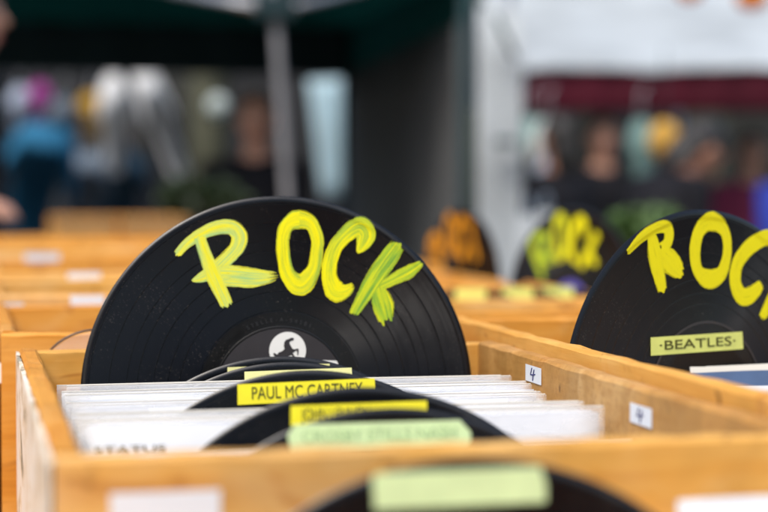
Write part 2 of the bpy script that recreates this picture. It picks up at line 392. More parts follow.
horse=[(404,157),(398,152),(386,153),(372,160),(360,163),(351,176),(348,196),(352,214),(338,226),(322,232),(312,243),(303,240),(296,234),(290,240),(294,250),(306,256),(300,268),(292,284),(298,300),(306,300),(304,286),(316,270),(334,264),(352,262),(372,254),(388,246),(398,254),(408,264),(414,262),(404,248),(396,236),(408,226),(418,220),(422,236),(421,246),(427,246),(429,216),(424,211),(408,215),(396,213),(388,200),(380,186),(379,175),(388,168),(398,167)]
hp=[loc_of(M1,*p) for p in sc(220,310,5.486,horse)]
hb=poly_prism('horse_emblem',[(x-hx,y-hy) for x,y in hp],.00005,.00030,LABD,e_); 
# white lower area of the centre label, starting at its right side
a0=math.atan2(*reversed(loc_of(M1,346.5,366))); pts=[loc_of(M1,322,360.2),loc_of(M1,340.5,358)]
a1=math.atan2(*reversed(loc_of(M1,340.5,358)))
arc=[(.0497*math.cos(a),.0497*math.sin(a)) for a in [a1+(-.55-a1)*k/16 for k in range(17)]]
poly_prism('white_label_field',[loc_of(M1,322,360.2)]+arc+[(.02,-.026)],.00135,.00150,LABW,cl)
# matrix number stamped in the dead wax, following the curve
s_='STELLE-A-54501'
for i,chh in enumerate(s_):
    if chh==' ': continue
    a=R(90)+R(25)-R(50)*i/(len(s_)-1)-R(-1)
    text('stamped_number',chh,.0042,(.0565*math.cos(a),.0565*math.sin(a),.00085),a-math.pi/2,EMB,M1,.0001)
# --- divider records with name tapes (back to front)
A=record('record',281,357.3,1.345,0,'black record whose thin rim arches just under the horse label',GD,3)
tape_on(A,(227,376.5),(330,373),.0140,T_P)
B=record('record',288,363,1.322,0,'black record directly behind the PAUL MC CARTNEY record, its cream tape half hidden',GD,3)
tape_on(B,(244,381),(352,377),.0140,T_P)
Cc=record('record',309,371.5,1.19,0,'black vinyl record with the bright yellow tape reading PAUL MC CARTNEY',GD,3)
tape_on(Cc,(237,394.5),(375,388.3),.0136,T_Y,'PAUL MC CARTNEY',INKG,.80,size=.0118)
Dd=record('record',362,388.5,1.07,0,'black record whose yellow tape is mostly hidden behind the CROSBY STILLS NASH record',GD,3)
tape_on(Dd,(290,415.5),(427,410.5),.0118,T_Y,'JOHN LENNON',INKD,.5,size=.010,dx=-.014)
Ee=record('record',392,409.5,1.0,0,'black record with the pale green CROSBY STILLS NASH tape, close to the front board',GD,3)
tape_on(Ee,(287,437.5),(470,432),.0138,T_G,'CROSBY STILLS NASH',INKF,.84,chamf=.45,size=.0088,bold=.0001)
Ff=record('record',472,461,.80,0,'blurred black record at the bottom edge of the picture with a pale green tape',GD,3)
tape_on(Ff,(372,491.5),(545,484),.0160,T_G,None,chamf=.15)
# --- right crate, painted record
M2=record('record',708,209.5,1.40,24,'black record painted ROCK at the right edge, with the yellow BEATLES tape','painted record dividers',3)
c5=lambda p: sc(615,200,3.94,p); w5=lambda *w:[x/3.94 for x in w]
letter(M2,'painted_letter',[
 (c5([(45,208),(100,148),(160,110),(205,112),(205,165),(178,190)]),w5(22,38,44,50,46,40),dict(dry=(.2,0))),
 (c5([(175,200),(215,245),(262,292)]),w5(60,92,66),{}),
 (c5([(140,130),(158,240),(185,362)]),w5(48,70,44),dict(dry=(0,.2)))],P_B)
letter(M2,'painted_letter',[(c5([(378,84),(428,122),(440,200),(418,285),(370,312),(325,280),(312,200),(330,120)]),w5(72,52,44,56,72,54,54,56),dict(closed=True))],P_B)
letter(M2,'painted_letter',[(c5([(610,225),(640,180),(600,148),(540,175),(484,240),(470,320),(495,378),(535,372),(575,330)]),w5(30,56,60,58,60,58,66,60,40),{})],P_B)
letter(M2,'painted_letter',[
 (c5([(760,330),(700,370),(650,400)]),w5(40,50,30),{}),(c5([(650,400),(655,440),(665,500)]),w5(50,80,50),{}),
 (c5([(700,230),(640,340),(575,465)]),w5(50,55,38),dict(dry=(0,.3)))],P_B)
tape_on(M2,(649.5,346.5),(741.5,340.5),.0140,T_B,'\u00b7BEATLES\u00b7',INKG,.82,size=.0100)
bmr=bmesh.new()
for k in range(128):
    a0_=2*math.pi*k/128; a1_=2*math.pi*(k+1)/128
    bmr.faces.new([bmr.verts.new((math.cos(a)*rr,math.sin(a)*rr,.00112)) for a,rr in ((a0_,.0625),(a1_,.0625),(a1_,.0645),(a0_,.0645))])
bm2('runout_band',bmr,EMB,M2)
# --- far painted records
M3=record('record',571,207,2.65,-70,'blurred record painted ROCK in yellow, turned sideways between the two big records','painted record dividers',2)
c6=lambda p: sc(510,200,5.08,p); w6=lambda *w:[x/5.08 for x in w]
letter(M3,'painted_letter',[(c6([(100,240),(140,185),(180,190),(182,240),(150,280)]),w6(34,40,42,40,34),{}),(c6([(150,270),(190,295),(222,310)]),w6(40,55,40),{}),(c6([(112,240),(140,310),(172,395)]),w6(38,42,38),{})],P_K)
letter(M3,'painted_letter',[(c6([(256,85),(286,130),(288,230),(256,288),(232,230),(230,130)]),w6(46,36,34,46,34,34),dict(closed=True))],P_C)
letter(M3,'painted_letter',[(c6([(365,185),(378,140),(362,98),(330,130),(312,200),(316,280),(345,315)]),w6(34,44,46,40,38,38,34),{})],P_B)
letter(M3,'painted_letter',[(c6([(400,262),(420,300),(440,330)]),w6(36,40,36),{}),(c6([(445,165),(405,250),(360,345)]),w6(44,42,40),{})],P_B)
center_label(M3,LABP,.044,False)
M4=record('record',460,209,3.15,-78,'record covered in orange painted lettering, farthest of the painted records, beside the pale curtain','painted record dividers',2)
c7=lambda p: sc(415,200,6.32,p); w7=lambda *w:[x/6.32 for x in w]
letter(M4,'painted_letter',[(c7([(100,350),(105,260),(140,230),(160,280),(130,330),(180,400)]),w7(46,50,52,50,50,46),{})],P_OR)
letter(M4,'painted_letter',[(c7([(225,100),(250,190),(235,330),(195,260),(200,150)]),w7(46,40,46,36,36),dict(closed=True))],P_OR)
letter(M4,'painted_letter',[(c7([(335,150),(300,120),(275,180),(270,300),(310,380)]),w7(46,56,56,52,50),{})],P_OR)
letter(M4,'painted_letter',[(c7([(350,130),(365,250),(395,390)]),w7(44,50,50),{}),(c7([(330,290),(300,390)]),w7(50,56),{})],P_OR)
# ------------------------------------------------------------------ crates
FL=.80
def crate(X0,X1,Y0,Y1,z1,label,group='wooden record crates on the stall',t=.013,front=None,back=None,left=None,right=None,z0=FL-.012,hf=0,pal=None):
    o=empty('record_crate',((X0+X1)/2,(Y0+Y1)/2,z0)); tag(o,label,'crate',group); ox,oy=(X0+X1)/2,(Y0+Y1)/2
    def b(n,x0,x1,y0,y1,za,zb,m):
        q=board(n,x0-ox,x1-ox,y0-oy,y1-oy,za-z0,zb-z0,m,o); return q
    b('front_board',X0,X1,Y0,Y0+t,z0,z1+hf,front or WX)
    b('back_board',X0,X1,Y1-t,Y1,z0,z1-.001,back or WX)
    b('side_board',X0,X0+t,Y0+t+.0005,Y1-t-.0005,z0,z1+.0015,left or WY)
    b('side_board',X1-t,X1,Y0+t+.0005,Y1-t-.0005,z0,z1+.0005,right or WY)
    box('base_board',X0+t-ox,X1-t-ox,Y0+t-oy,Y1-t-oy,0,.012,WX,o)
    return o
def sticker(parent,kind,x,y,z,w,h,facing,mat=STICK,body=None,rot=0,ink=INK):
    """facing 'y-': on a front face; 'x-': on an inner right face"""
    t=poly_prism('price_sticker',[(-w/2,-h/2),(w/2,-h/2),(w/2,h/2),(-w/2,h/2)],0,.0003,mat,None)
    t.location=(x,y,z); t.rotation_euler=(R(90),R(rot),0) if facing=='y-' else (R(90),R(rot),R(-90))
    if body:      # the figure is written by hand with a pen
        bm=bmesh.new(); q=lambda L_: [(a*w*.5,b*h*.9,.0005) for a,b in L_]
        for L_ in ([(-.12,.42),(-.24,.10),(-.30,-.06),(-.05,-.04),(.28,.04)],[(.16,.34),(.06,.0),(-.02,-.42)]): tube_bm(bm,q(L_),.0005,6)
        bm2('handwritten_four',bm,ink,t)
    t.parent=parent; t.location=Vector((x,y,z))-parent.location
    return t
K1=crate(.036,.411,.820,1.416,1.132,'wooden record crate in the foreground holding the ROCK record and the PAUL MC CARTNEY tape',left=WY,right=WYB,front=WXP,back=WXP)
K2=crate(.4155,.800,.900,1.560,1.1405,'wooden record crate at the right edge holding the BEATLES record',left=WYP,t=.0110)
# left board of K1: whitewashed outside, warm pine inside lining
board('painted_face',.0335-.2235,.0358-.2235,.822-1.118,1.416-1.118,.001,1.1300-FL+.012,PEEL,K1)
for px_,py_,w_ in ((533.5,374.5,.037),(641,415.5,.036)):
    q=ray(px_,py_); q=CAM+q*(.3975/q.x); sticker(K1,'s',.3975,q.y,q.z,w_,.0120,'x-',body='4')
p=at(161,507,.842); sticker(K1,'s',p.x,.8193,p.z,.050,.021,'y-',STICK)
K0=crate(.030,.680,.215,.812,1.088,'wooden record crate nearest the viewer under the bottom edge of the picture',front=WX,back=WXP)
# ------------------------------------------------------------------ sleeves
def sleeve(X0,Y,ztop,w=.315,mat=PAPER,label='',group='white record sleeves packed in the foreground crate',cover=False,lean=2.0,th=.0032,yaw=0,h=.315,open_=True,seed=0,name='record_sleeve'):
    o=empty(name,(X0+w/2,Y,ztop-h),(R(-lean),0,R(yaw))); tag(o,label,'record sleeve',group)
    r=random.Random(int(Y*1e4)+seed); n=24
    # two leaves joined at the foot, mouth gaping a little, slightly wavy top
    bm=bmesh.new()
    for s in (-1,1):
        rows=[]
        ph=r.uniform(0,6); am=r.uniform(.0002,.0009); g=r.uniform(.0,.0022)
        for j in range(9):
            v=j/8; row=[]
            for i in range(n+1):
                u=i/n; y=s*(.0007+(th/2)*math.sin(math.pi*min(1,v*1.0)*.5)+g*v**6*math.sin(math.pi*u)); zz=v*h+(v**8)*am*math.sin(ph+u*9)
                row.append(bm.verts.new(((u-.5)*w,y+.0006*math.sin(ph+u*5+v*3)*v,zz)))
            rows.append(row)
        for Aq,Bq in zip(rows,rows[1:]):
            for i in range(n): bm.faces.new((Aq[i],Aq[i+1],Bq[i+1],Bq[i]))
    ob=bm2('paper_sleeve',bm,mat,o,True); sm=ob.modifiers.new('t','SOLIDIFY'); sm.thickness=.0005
    box('inner_record',-w*.478,w*.478,-.0006,.0006,.004,h-.0035,EMB if r.random()<.2 else PAPW,o)
    if cover:
        bm=bmesh.new(); x=w/2+.0035
        for s in (-1,1):
            vs=[bm.verts.new((a,s*(th/2+.0012),b)) for a,b in ((-x,-.001),(x,-.001),(x,h+.004),(-x,h+.004))]; bm.faces.new(vs)
        bm2('plastic_cover',bm,PLAS,o)
        bm=bmesh.new(); tube_bm(bm,[(-x,0,h+.004),(0,.0003,h+.0045),(x,0,h+.004)],.0005,6); bm2('welded_edge',bm,PAPW,o)
    return o
WL='white record sleeve with an open top in the packed row beside the name tapes'
FWD=1.0
rs=random.Random(3)
lst=[] # left X, Y, top z, width, material, cover
def pack(ya,yb,n,za,zb,plast):
    for i in range(n):
        t=i/(n-1); y=ya+(yb-ya)*t+rs.uniform(-.001,.001); z=za+(zb-za)*t+rs.uniform(-.0042,.0025); x=rs.uniform(.0580,.0700); w=min(rs.uniform(.3150,.3230),.3925-x)
        lst.append((x,y,z,w,rs.choice([PAPER,PAPER,PAPER,PAPG,PAPW,PAPER]),int(i in plast or rs.random()<.35)))
pack(1.286,1.188,13,1.1120,1.1095,(0,5,8,12)); pack(1.142,1.074,9,1.1080,1.1125,(4,8)); pack(1.022,.965,7,1.1050,1.1010,(1,)); pack(.950,.880,6,1.097,1.096,())
lst[21]=(.0650,1.074,1.1125,.3215,PAPER,1)
for i,(x,y,z,w,m,cv) in enumerate(lst):
    lab=('white record sleeve in a loose clear plastic cover in the foreground crate' if cv else ('greyish white record sleeve in the packed row of the foreground crate' if m is PAPG else ('ivory record sleeve in the packed row of the foreground crate' if m is PAPW else 'plain white record sleeve in the packed row of the foreground crate')))
    s=sleeve(x,y,z,w,m,lab,cover=bool(cv),lean=2+rs.uniform(-.3,.3),yaw=rs.uniform(-.35,.35))
    if i==21:
        s['label']='record sleeve with small blurred black print left of the green tape'
        del s['group']
        t=text('printed_line','STATUS',.0058,(-.134,-.0045,.3015),0,INKD,s,.0001,width=.042); t.rotation_euler=(R(90),0,0)
# sleeves of the right crate
zz=1.1225
sl=[(.4500,1.300,1.118,PAPW,'cream record sleeve directly in front of the BEATLES record'),(.4500,1.285,1.1140,NAVY,'navy blue record sleeve below the BEATLES tape'),(.4500,1.255,1.1060,PAPER,'white record sleeve in front of the navy blue one in the right crate'),(.4500,1.235,1.1040,PAPW,'ivory record sleeve nearest the BEATLES crate corner')]
for x,y,z,m,lab in sl: sleeve(x,y,z,.318,m,lab,'sleeves in the right crate',yaw=4)
# sleeves of the nearest crate at the bottom right
for i,(y,z) in enumerate(((.742,1.1190),(.728,1.1165),(.712,1.1180))):
    sleeve(.325,y+.045,z-.0125,.318,PAPER,'blurred white record sleeve at the bottom right corner, nearer than the crate board','sleeves in the nearest crate')
# ------------------------------------------------------------------ crates behind, in four columns
pals=[WX,WXP,WXD,WX,WXP]
rowsY=[(1.462,1.840,1.138),(1.862,2.230,1.146),(2.252,2.620,1.157),(2.642,3.000,1.167),(3.022,3.370,1.176)]
colX=[(-.75,-.375,'far left column'),(-.365,.012,'left column'),(.022,.400,'column behind the ROCK record'),(.412,.800,'column seen between the two big records'),(.812,1.200,'column behind the BEATLES record')]
ordn=['first','second','third','fourth','last']
back_crates={}
for ci,(x0,x1,cn) in enumerate(colX):
    if ci==0: continue
    for ri,(y0,y1,zt) in enumerate(rowsY):
        if ci==3 and ri==0: zt=1.1405
        if ci>=3: zt=(1.128,1.118,1.116,1.120,1.130)[ri]
        if ci==4 and ri>=3: continue
        fm=[WXP,WX,WXD,WX][(ri+ci)%4] if ci<3 else [WX,WXP,WXD,WXD,WX][ri]
        y0j=max(y0+random.uniform(-.012,.012),1.455 if ci<3 else 1.58); xj=random.uniform(-.004,.004)
        k=crate(x0+xj,x1+xj-.004,y0j,y1,zt+random.uniform(-.003,.003),f'{["wooden","wooden","pale wooden","orange wooden","wooden"][ci]} record crate, {ordn[ri]} of the {cn}',front=fm,back=[WX,WXP][ri%2],t=.012)
        back_crates[ci,ri]=k
def stick_front(ci,ri,pxx,w,h,zoff,mat=STICK):
    k=back_crates[ci,ri]; fb=[c for c in k.children if c.name.startswith('front_board')][0]
    ys=k.location.y+min(v.co.y for v in fb.data.vertices); zt=k.location.z+max(v.co.z for v in fb.data.vertices)
    d=ys/ray(pxx,250).y; p=at(pxx,250,d)
    sticker(k,'s',p.x,ys-.0006,zt-zoff,w,h,'y-',mat)
stick_front(2,1,87,.034,.017,.010); stick_front(2,2,84,.040,.016,.009); stick_front(1,1,13,.020,.012,.010,STICKG); stick_front(2,3,42,.050,.016,.008,STICKG); stick_front(1,0,8,.03,.016,.03)
# contents of the back crates: sleeves and tape-labelled dividers
for (ci,ri,n,zt) in ((3,0,7,1.103),(3,1,6,1.092),(2,1,5,1.118),(2,2,5,1.130),(3,2,5,1.092),(4,1,5,1.092)):
    k=back_crates[ci,ri]; x0=k.location.x-.158
    for i in range(n):
        sleeve(x0+rs.uniform(-.006,.006),rowsY[ri][0]+.06+i*.048,zt+rs.uniform(-.003,.003),.315,PAPER if i%3 else PAPG,'pale record sleeve in a crate behind the painted record','sleeves in the crates behind')
for px_,py_,d_,lab in ((531,310,1.93,'dark record edge with a pale tape between the two big records, left one'),(571,309,1.95,'dark record edge with a pale tape just left of the BEATLES record')):
    q=record('record',px_,py_,d_,0,lab,GD,2,seg=96); tape_on(q,(px_-14,py_+9),(px_+17,py_+8),.013,T_P)
for px_,py_,d_,lab in ((470,289,2.35,'dark record with a yellow tape under the orange painted record'),(517,288,2.38,'dark record with a yellow green tape left of the far yellow ROCK record'),(557,287,2.40,'dark record with a pale tape just below the far yellow ROCK record')):
    q=record('record',px_,py_,d_,0,lab,GD,2,seg=96); tape_on(q,(px_-15,py_+6),(px_+16,py_+6),.016,T_B)
# round clear plastic piece standing behind the left corner of the main crate
o=empty('clear_plastic_disc',CAM+ray(100,373)*(1.4355/ray(100,373).y),(R(90),0,0)); tag(o,'clear round plastic piece with a thin dark rim behind the left crate corner','plastic disc')
bm=bmesh.new(); tube_bm(bm,[(.0455*math.cos(t*math.pi/24),.0345*math.sin(t*math.pi/24),0) for t in range(49)],.0008,6,False); bm2('rim',bm,EMB,o,True)
bm=bmesh.new(); bmesh.ops.create_circle(bm,cap_ends=True,segments=64,radius=.0343)
for v in bm.verts: v.co.x*=1.31
bm2('clear_sheet',bm,PLASC,o)
# trestle tables under the crates
def table(x0,x1,y0,y1,ztop,label,mat,cloth=None):
    o=empty('trestle_table',((x0+x1)/2,(y0+y1)/2,0)); tag(o,label,'table'); cx,cy=(x0+x1)/2,(y0+y1)/2
    box('tabletop',x0-cx,x1-cx,y0-cy,y1-cy,ztop-.03,ztop,mat,o,.004)
    for sx in (x0+.06-cx,x1-.06-cx):
        for sy in (y0+.06-cy,y1-.06-cy):
            bm=bmesh.new(); tube_bm(bm,[(sx,sy,.001),(sx,sy,ztop-.03)],.018,10); bm2('leg',bm,METAL,o)
    return o
POLEM=simple('worn_grey_pole',(.20,.20,.21),.6,.2,20)
METAL=simple('grey_metal',(.32,.33,.35),.35,.1,30,0,.5,.6)
table(-.80,1.25,.15,3.42,FL-.0125,'long wooden trestle table carrying all the record crates',WY)
# ------------------------------------------------------------------ setting
def plane(name,x0,x1,y0,y1,z,mat,kind='structure'):
    bm=bmesh.new(); bm.faces.new([bm.verts.new(p) for p in ((x0,y0,z),(x1,y0,z),(x1,y1,z),(x0,y1,z))]); return tag(bm2(name,bm,mat),kind=kind)
def pave():
    m,nt,b,o=newmat('stone_paving'); tc=N(nt,'ShaderNodeTexCoord').outputs['Object']
    br=N(nt,'ShaderNodeTexBrick'); L(nt,tc,br.inputs['Vector']); br.inputs['Scale'].default_value=2.2
    br.inputs['Color1'].default_value=(.075,.072,.07,1); br.inputs['Color2'].default_value=(.10,.095,.09,1); br.inputs['Mortar'].default_value=(.04,.04,.04,1); br.inputs['Mortar Size'].default_value=.012
    n=noise(nt,tc,6,6,.6); L(nt,mixc(nt,.5,br.outputs[0],n.outputs[0],'OVERLAY'),b.inputs['Base Color']); b.inputs['Roughness'].default_value=.75; bump(nt,n.outputs[0],.3,.01,b); return m
plane('ground',-150,150,-100,200,0,pave())
def cloth(name,col,trans=.25,rough=.8,var=.12,scale=3):
    m,nt,b,o=newmat(name); tc=N(nt,'ShaderNodeTexCoord').outputs['Object']; n=noise(nt,tc,scale,4,.6)
    r=ramp(nt,[(.3,tuple(c*(1-var) for c in col)),(.7,tuple(min(1,c*(1+var)) for c in col))]); L(nt,n.outputs[0],r.inputs[0])
    b.inputs['Roughness'].default_value=rough; b.inputs['Specular IOR Level'].default_value=.15; L(nt,r.outputs[0],b.inputs['Base Color'])
    if trans:
        t=N(nt,'ShaderNodeBsdfTranslucent'); L(nt,r.outputs[0],t.inputs[0]); mx=N(nt,'ShaderNodeMixShader'); mx.inputs[0].default_value=trans
        L(nt,b.outputs[0],mx.inputs[1]); L(nt,t.outputs[0],mx.inputs[2]); L(nt,mx.outputs[0],o.inputs['Surface'])
    return m
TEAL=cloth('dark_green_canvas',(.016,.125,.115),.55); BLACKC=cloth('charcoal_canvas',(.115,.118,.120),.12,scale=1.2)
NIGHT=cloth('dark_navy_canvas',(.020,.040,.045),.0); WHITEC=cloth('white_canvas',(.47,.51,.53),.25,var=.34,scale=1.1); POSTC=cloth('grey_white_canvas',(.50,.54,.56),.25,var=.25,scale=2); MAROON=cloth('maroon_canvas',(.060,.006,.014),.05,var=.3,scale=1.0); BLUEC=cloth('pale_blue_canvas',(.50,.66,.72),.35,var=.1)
def sheet(name,pts4,mat,parent=None,nu=24,nv=10,fold=.0,ff=9,th=.004,hemf=0):
    """hanging cloth between four corners (bl, br, tr, tl) with folds, given a thickness"""
    a,b,c,d=[Vector(p) for p in pts4]; nrm=(b-a).cross(d-a).normalized(); bm=bmesh.new(); rows=[]; ph=random.uniform(0,6)
    for j in range(nv+1):
        v=j/nv; row=[]
        for i in range(nu+1):
            u=i/nu; p=(a*(1-u)+b*u)*(1-v)+(d*(1-u)+c*u)*v
            p=p+nrm*fold*(math.sin(ph+u*ff*2*math.pi)+.4*math.sin(ph*2+u*ff*4.7*math.pi+v*2))*(1-.3*v)
            if hemf and j==0: p.z+=hemf*math.sin(u*ff*math.pi)**2
            row.append(bm.verts.new(p))
        rows.append(row)
    for A_,B_ in zip(rows,rows[1:]):
        for i in range(nu): bm.faces.new((A_[i],A_[i+1],B_[i+1],B_[i]))
    o=bm2(name,bm,mat,parent,True); s=o.modifiers.new('t','SOLIDIFY'); s.thickness=th; return o
def pole(name,pts,r,mat,parent=None,seg=10):
    bm=bmesh.new(); tube_bm(bm,pts,r,seg); return bm2(name,bm,mat,parent,True)
# green marquee behind the stall
mq=empty('market_tent',(0,0,0)); tag(mq,'dark green market tent with a low valance behind the record crates','market tent')
X0,X1,Y0,Y1=-2.4,1.88,6.7,9.0; ze=2.10; ap=(( X0+X1)/2,(Y0+Y1)/2,2.75)
bm=bmesh.new(); cs=[(X0,Y0,ze),(X1,Y0,ze),(X1,Y1,ze),(X0,Y1,ze)]
for i in range(4): bm.faces.new([bm.verts.new(p) for p in (cs[i],cs[(i+1)%4],ap)])
bmesh.ops.remove_doubles(bm,verts=bm.verts,dist=1e-4); rf=bm2('roof',bm,TEAL,mq); rf.modifiers.new('t','SOLIDIFY').thickness=.006
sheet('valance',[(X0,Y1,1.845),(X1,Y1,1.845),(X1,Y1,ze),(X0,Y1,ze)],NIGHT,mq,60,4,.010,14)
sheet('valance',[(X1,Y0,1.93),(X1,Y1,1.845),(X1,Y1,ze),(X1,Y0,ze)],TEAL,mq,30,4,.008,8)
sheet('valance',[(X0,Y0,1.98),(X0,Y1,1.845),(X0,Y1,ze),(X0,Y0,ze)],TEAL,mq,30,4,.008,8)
sheet('side_curtain',[(1.865,6.80,.12),(1.865,8.95,.12),(1.865,8.95,1.86),(1.865,6.80,1.92)],BLACKC,mq,40,8,.018,7)
for x,y in ((X0,Y0),(X1-.03,Y0+.02),(X0,Y1),(X1-.03,Y1-.02)): pole('corner_post',[(x,y,0),(x,y,ze)],.020,NIGHT,mq)
pb=at(287,196,6.0); ptp=at(275,10,6.0)
pole('middle_post',[(pb.x+.06,pb.y,0),pb,ptp,ptp+Vector((-.01,0,.10))],.0155,POLEM,mq)
j=ptp; box('post_bracket',j.x-.06,j.x+.06,j.y-.05,j.y+.05,j.z-.03,j.z+.05,NIGHT,mq,.008)
pole('roof_bar',[j,at(365,-12,6.3)],.014,METAL,mq); pole('roof_bar',[j,at(170,-10,6.2)],.014,METAL,mq); pole('roof_bar',[j+Vector((0,0,.02)),at(90,-22,7.6)],.012,METAL,mq)
# pale curtain tied round its post
cu=empty('tent_curtain',(0,0,0)); tag(cu,'long pale grey curtain hanging from its post between the dark curtain and the maroon valance','curtain')
sheet('curtain_cloth',[at(477,700,6.3)*1.0,at(516,700,6.3),at(524,12,6.4),at(479,6,6.4)],POSTC,cu,30,12,.011,4)
pole('post',[at(509,900,6.45),at(509,-20,6.45)],.016,METAL,cu); box('tie',-.03,.03,-.02,.02,-.012,.012,NIGHT,cu).location=at(505,142,6.28)
pole('stay',[at(496,15,6.30),at(515,58,6.30)],.010,NIGHT,cu)
# white tent with maroon valance
wt=empty('market_tent',(0,0,0)); tag(wt,'white roofed market tent with a deep maroon valance at the right','market tent')
a=at(519,116,8.8); b=at(980,114,8.8); zt_=at(600,70,8.8).z
a2=Vector((a.x,a.y,zt_)); b2=Vector((b.x,b.y,zt_)); zb=at(600,112,8.8).z; a.z=b.z=zb
sheet('valance',[a,b,b2,a2],MAROON,wt,60,4,.012,11)
bk=Vector((0,1.9,.62))
sheet('roof_cloth',[a2-Vector((.05,.03,.0)),b2-Vector((-.05,.03,0)),b2+bk,a2+bk+Vector((.35,0,0))],WHITEC,wt,40,12,.008,3)
sheet('roof_cloth',[a2+Vector((0,3.8,0)),b2+Vector((0,3.8,0)),b2+bk+Vector((0,.01,0)),a2+bk+Vector((.35,.01,0))],WHITEC,wt,20,6,.02,3)
for p in (a2,b2,a2+Vector((0,3.8,0)),b2+Vector((0,3.8,0))): pole('corner_post',[(p.x,p.y+.03,0),(p.x,p.y+.03,p.z)],.02,METAL,wt)
# pale blue tarp
tp=sheet('hanging_tarp',[at(322,200,10.5),at(347,196,10.5),at(356,78,10.5),at(308,80,10.5)],BLUEC,None,20,8,.03,3); tag(tp,'pale blue tarp hanging just left of the dark curtain, behind the tent pole','tarp')
# ---- hanging clothes
def garment(px_,py_,d,w,h,mat,label,slv=.45,yaw=0,tilt=0):
    """shirt on a hanger: shaped outline with sleeves and depth"""
    k_=1.25 if px_<200 else 1.0; d=d*k_ if px_<200 else 8.62; w*=k_; h*=k_
    o=empty('hanging_shirt',at(px_,py_,d),(0,R(tilt),R(yaw))); tag(o,label,'clothing','clothes hanging at the far stalls')
    out=[(-.10*w,0),(-.34*w,-.05*h),(-.5*w,-.16*h),(-.5*w-slv*.28*w,-slv*h),(-.5*w-slv*.02*w,-slv*h-.03*h),(-.33*w,-.26*h),(-.35*w,-h),(.35*w,-h),(.33*w,-.26*h),(.5*w+slv*.02*w,-slv*h-.03*h),(.5*w+slv*.28*w,-slv*h),(.5*w,-.16*h),(.34*w,-.05*h),(.10*w,0),(0,-.05*h)]
    bm=bmesh.new(); f=[bm.verts.new((x,-.05+.012*math.sin(x*40),z)) for x,z in out]; g=[bm.verts.new((x*.97,.05,z)) for x,z in out]
    bm.faces.new(f); bm.faces.new(g[::-1])
    for i in range(len(out)): bm.faces.new((f[i],g[i],g[(i+1)%len(out)],f[(i+1)%len(out)]))
    bmesh.ops.bevel(bm,geom=bm.edges[:],offset=.012,segments=2,affect='EDGES')
    bm2('shirt_cloth',bm,mat,o,True)
    bm=bmesh.new(); tube_bm(bm,[(-.2*w,0,-.02*h),(0,0,.06),(0,0,.12),(.03,0,.15)],.006,6); bm2('hanger',bm,METAL,o,True)
    return o
SW=cloth('white_shirt_cloth',(.90,.92,.93),.3); SM=cloth('magenta_cloth',(.38,.06,.30),.2); SB=cloth('blue_cloth',(.025,.14,.26),.1); SD=cloth('denim_cloth',(.035,.08,.13),0); SL=cloth('pale_lilac_cloth',(.42,.48,.60),.2); SK=cloth('black_cloth',(.010,.010,.013),0)
SMI=cloth('mint_cloth',(.20,.32,.30),.2); SY=cloth('yellow_cloth',(.62,.36,.05),.2); SG=cloth('grey_cloth',(.16,.20,.25),.1)
garment(40,82,9.6,.10,.20,SM,'magenta top hanging at the far left stall'); garment(20,86,9.6,.11,.24,SL,'pale lilac top hanging left of the magenta one')
garment(113,72,9.2,.13,.52,SW,'short white shirt hanging left of the slanting white one'); garment(138,60,8.8,.13,.60,SW,'long white shirt hanging at a slant over the clothes stall',.5,0,-20)
garment(62,96,9.8,.15,.5,SG,'grey top hanging beside the magenta top'); garment(93,92,9.9,.16,.26,SY,'small mustard top hanging left of the white shirts')
garment(50,122,8.6,.30,.55,SB,'bright blue jacket hanging low at the left stall',.6,0,14); garment(82,150,8.9,.24,.45,SG,'washed grey jeans jacket under the dark gap'); garment(118,148,9.3,.28,.5,SD,'dark denim jacket hanging below the white shirts')
rail=pole('clothes_rail',[at(-20,58,11.4),at(175,54,11.4)],.015,METAL); tag(rail,'metal rail from which the clothes of the left stall hang','clothes rail')
garment(528,116,9.6,.22,.75,SMI,'pale mint garment hanging next to the pale curtain'); garment(548,118,10,.16,.5,SW,'small white top hanging behind the dark standing person'); garment(641,118,10,.12,.7,SMI,'mint scarf like garment hanging between the two groups of people',.2)
garment(545,150,9.2,.12,.42,SL,'light blue shirt low beside the mint garment')
# yellow lamp-like ball and orange ornaments
def ball(name,px_,py_,d,r,mat,label,cat,sq=1.0):
    o=empty(name,at(px_,py_,d)); tag(o,label,cat)
    bm=bmesh.new(); bmesh.ops.create_uvsphere(bm,u_segments=24,v_segments=14,radius=r)
    for v in bm.verts:
        a=math.atan2(v.co.y,v.co.x); k=1-.05*abs(math.sin(a*6)); v.co.x*=k; v.co.y*=k; v.co.z*=sq
    bm2('paper_shade',bm,mat,o,True); pole('cord',[(0,0,r*sq*.9),(0,0,r*sq+.35)],.004,NIGHT,o,6); return o
ORP=cloth('orange_paper',(.80,.26,.01),.4); YEP=cloth('yellow_paper',(.75,.45,.10),.4)
ball('paper_lantern',664,140,8.6,.080,YEP,'round yellow paper lantern hanging under the maroon valance','lantern',1.15)
ball('paper_lantern',752,-2,6.0,.055,ORP,'orange paper lantern at the top right corner','lantern',.7); ball('paper_lantern',690,-8,6.0,.045,ORP,'smaller orange paper lantern left of the corner one','lantern',.7)
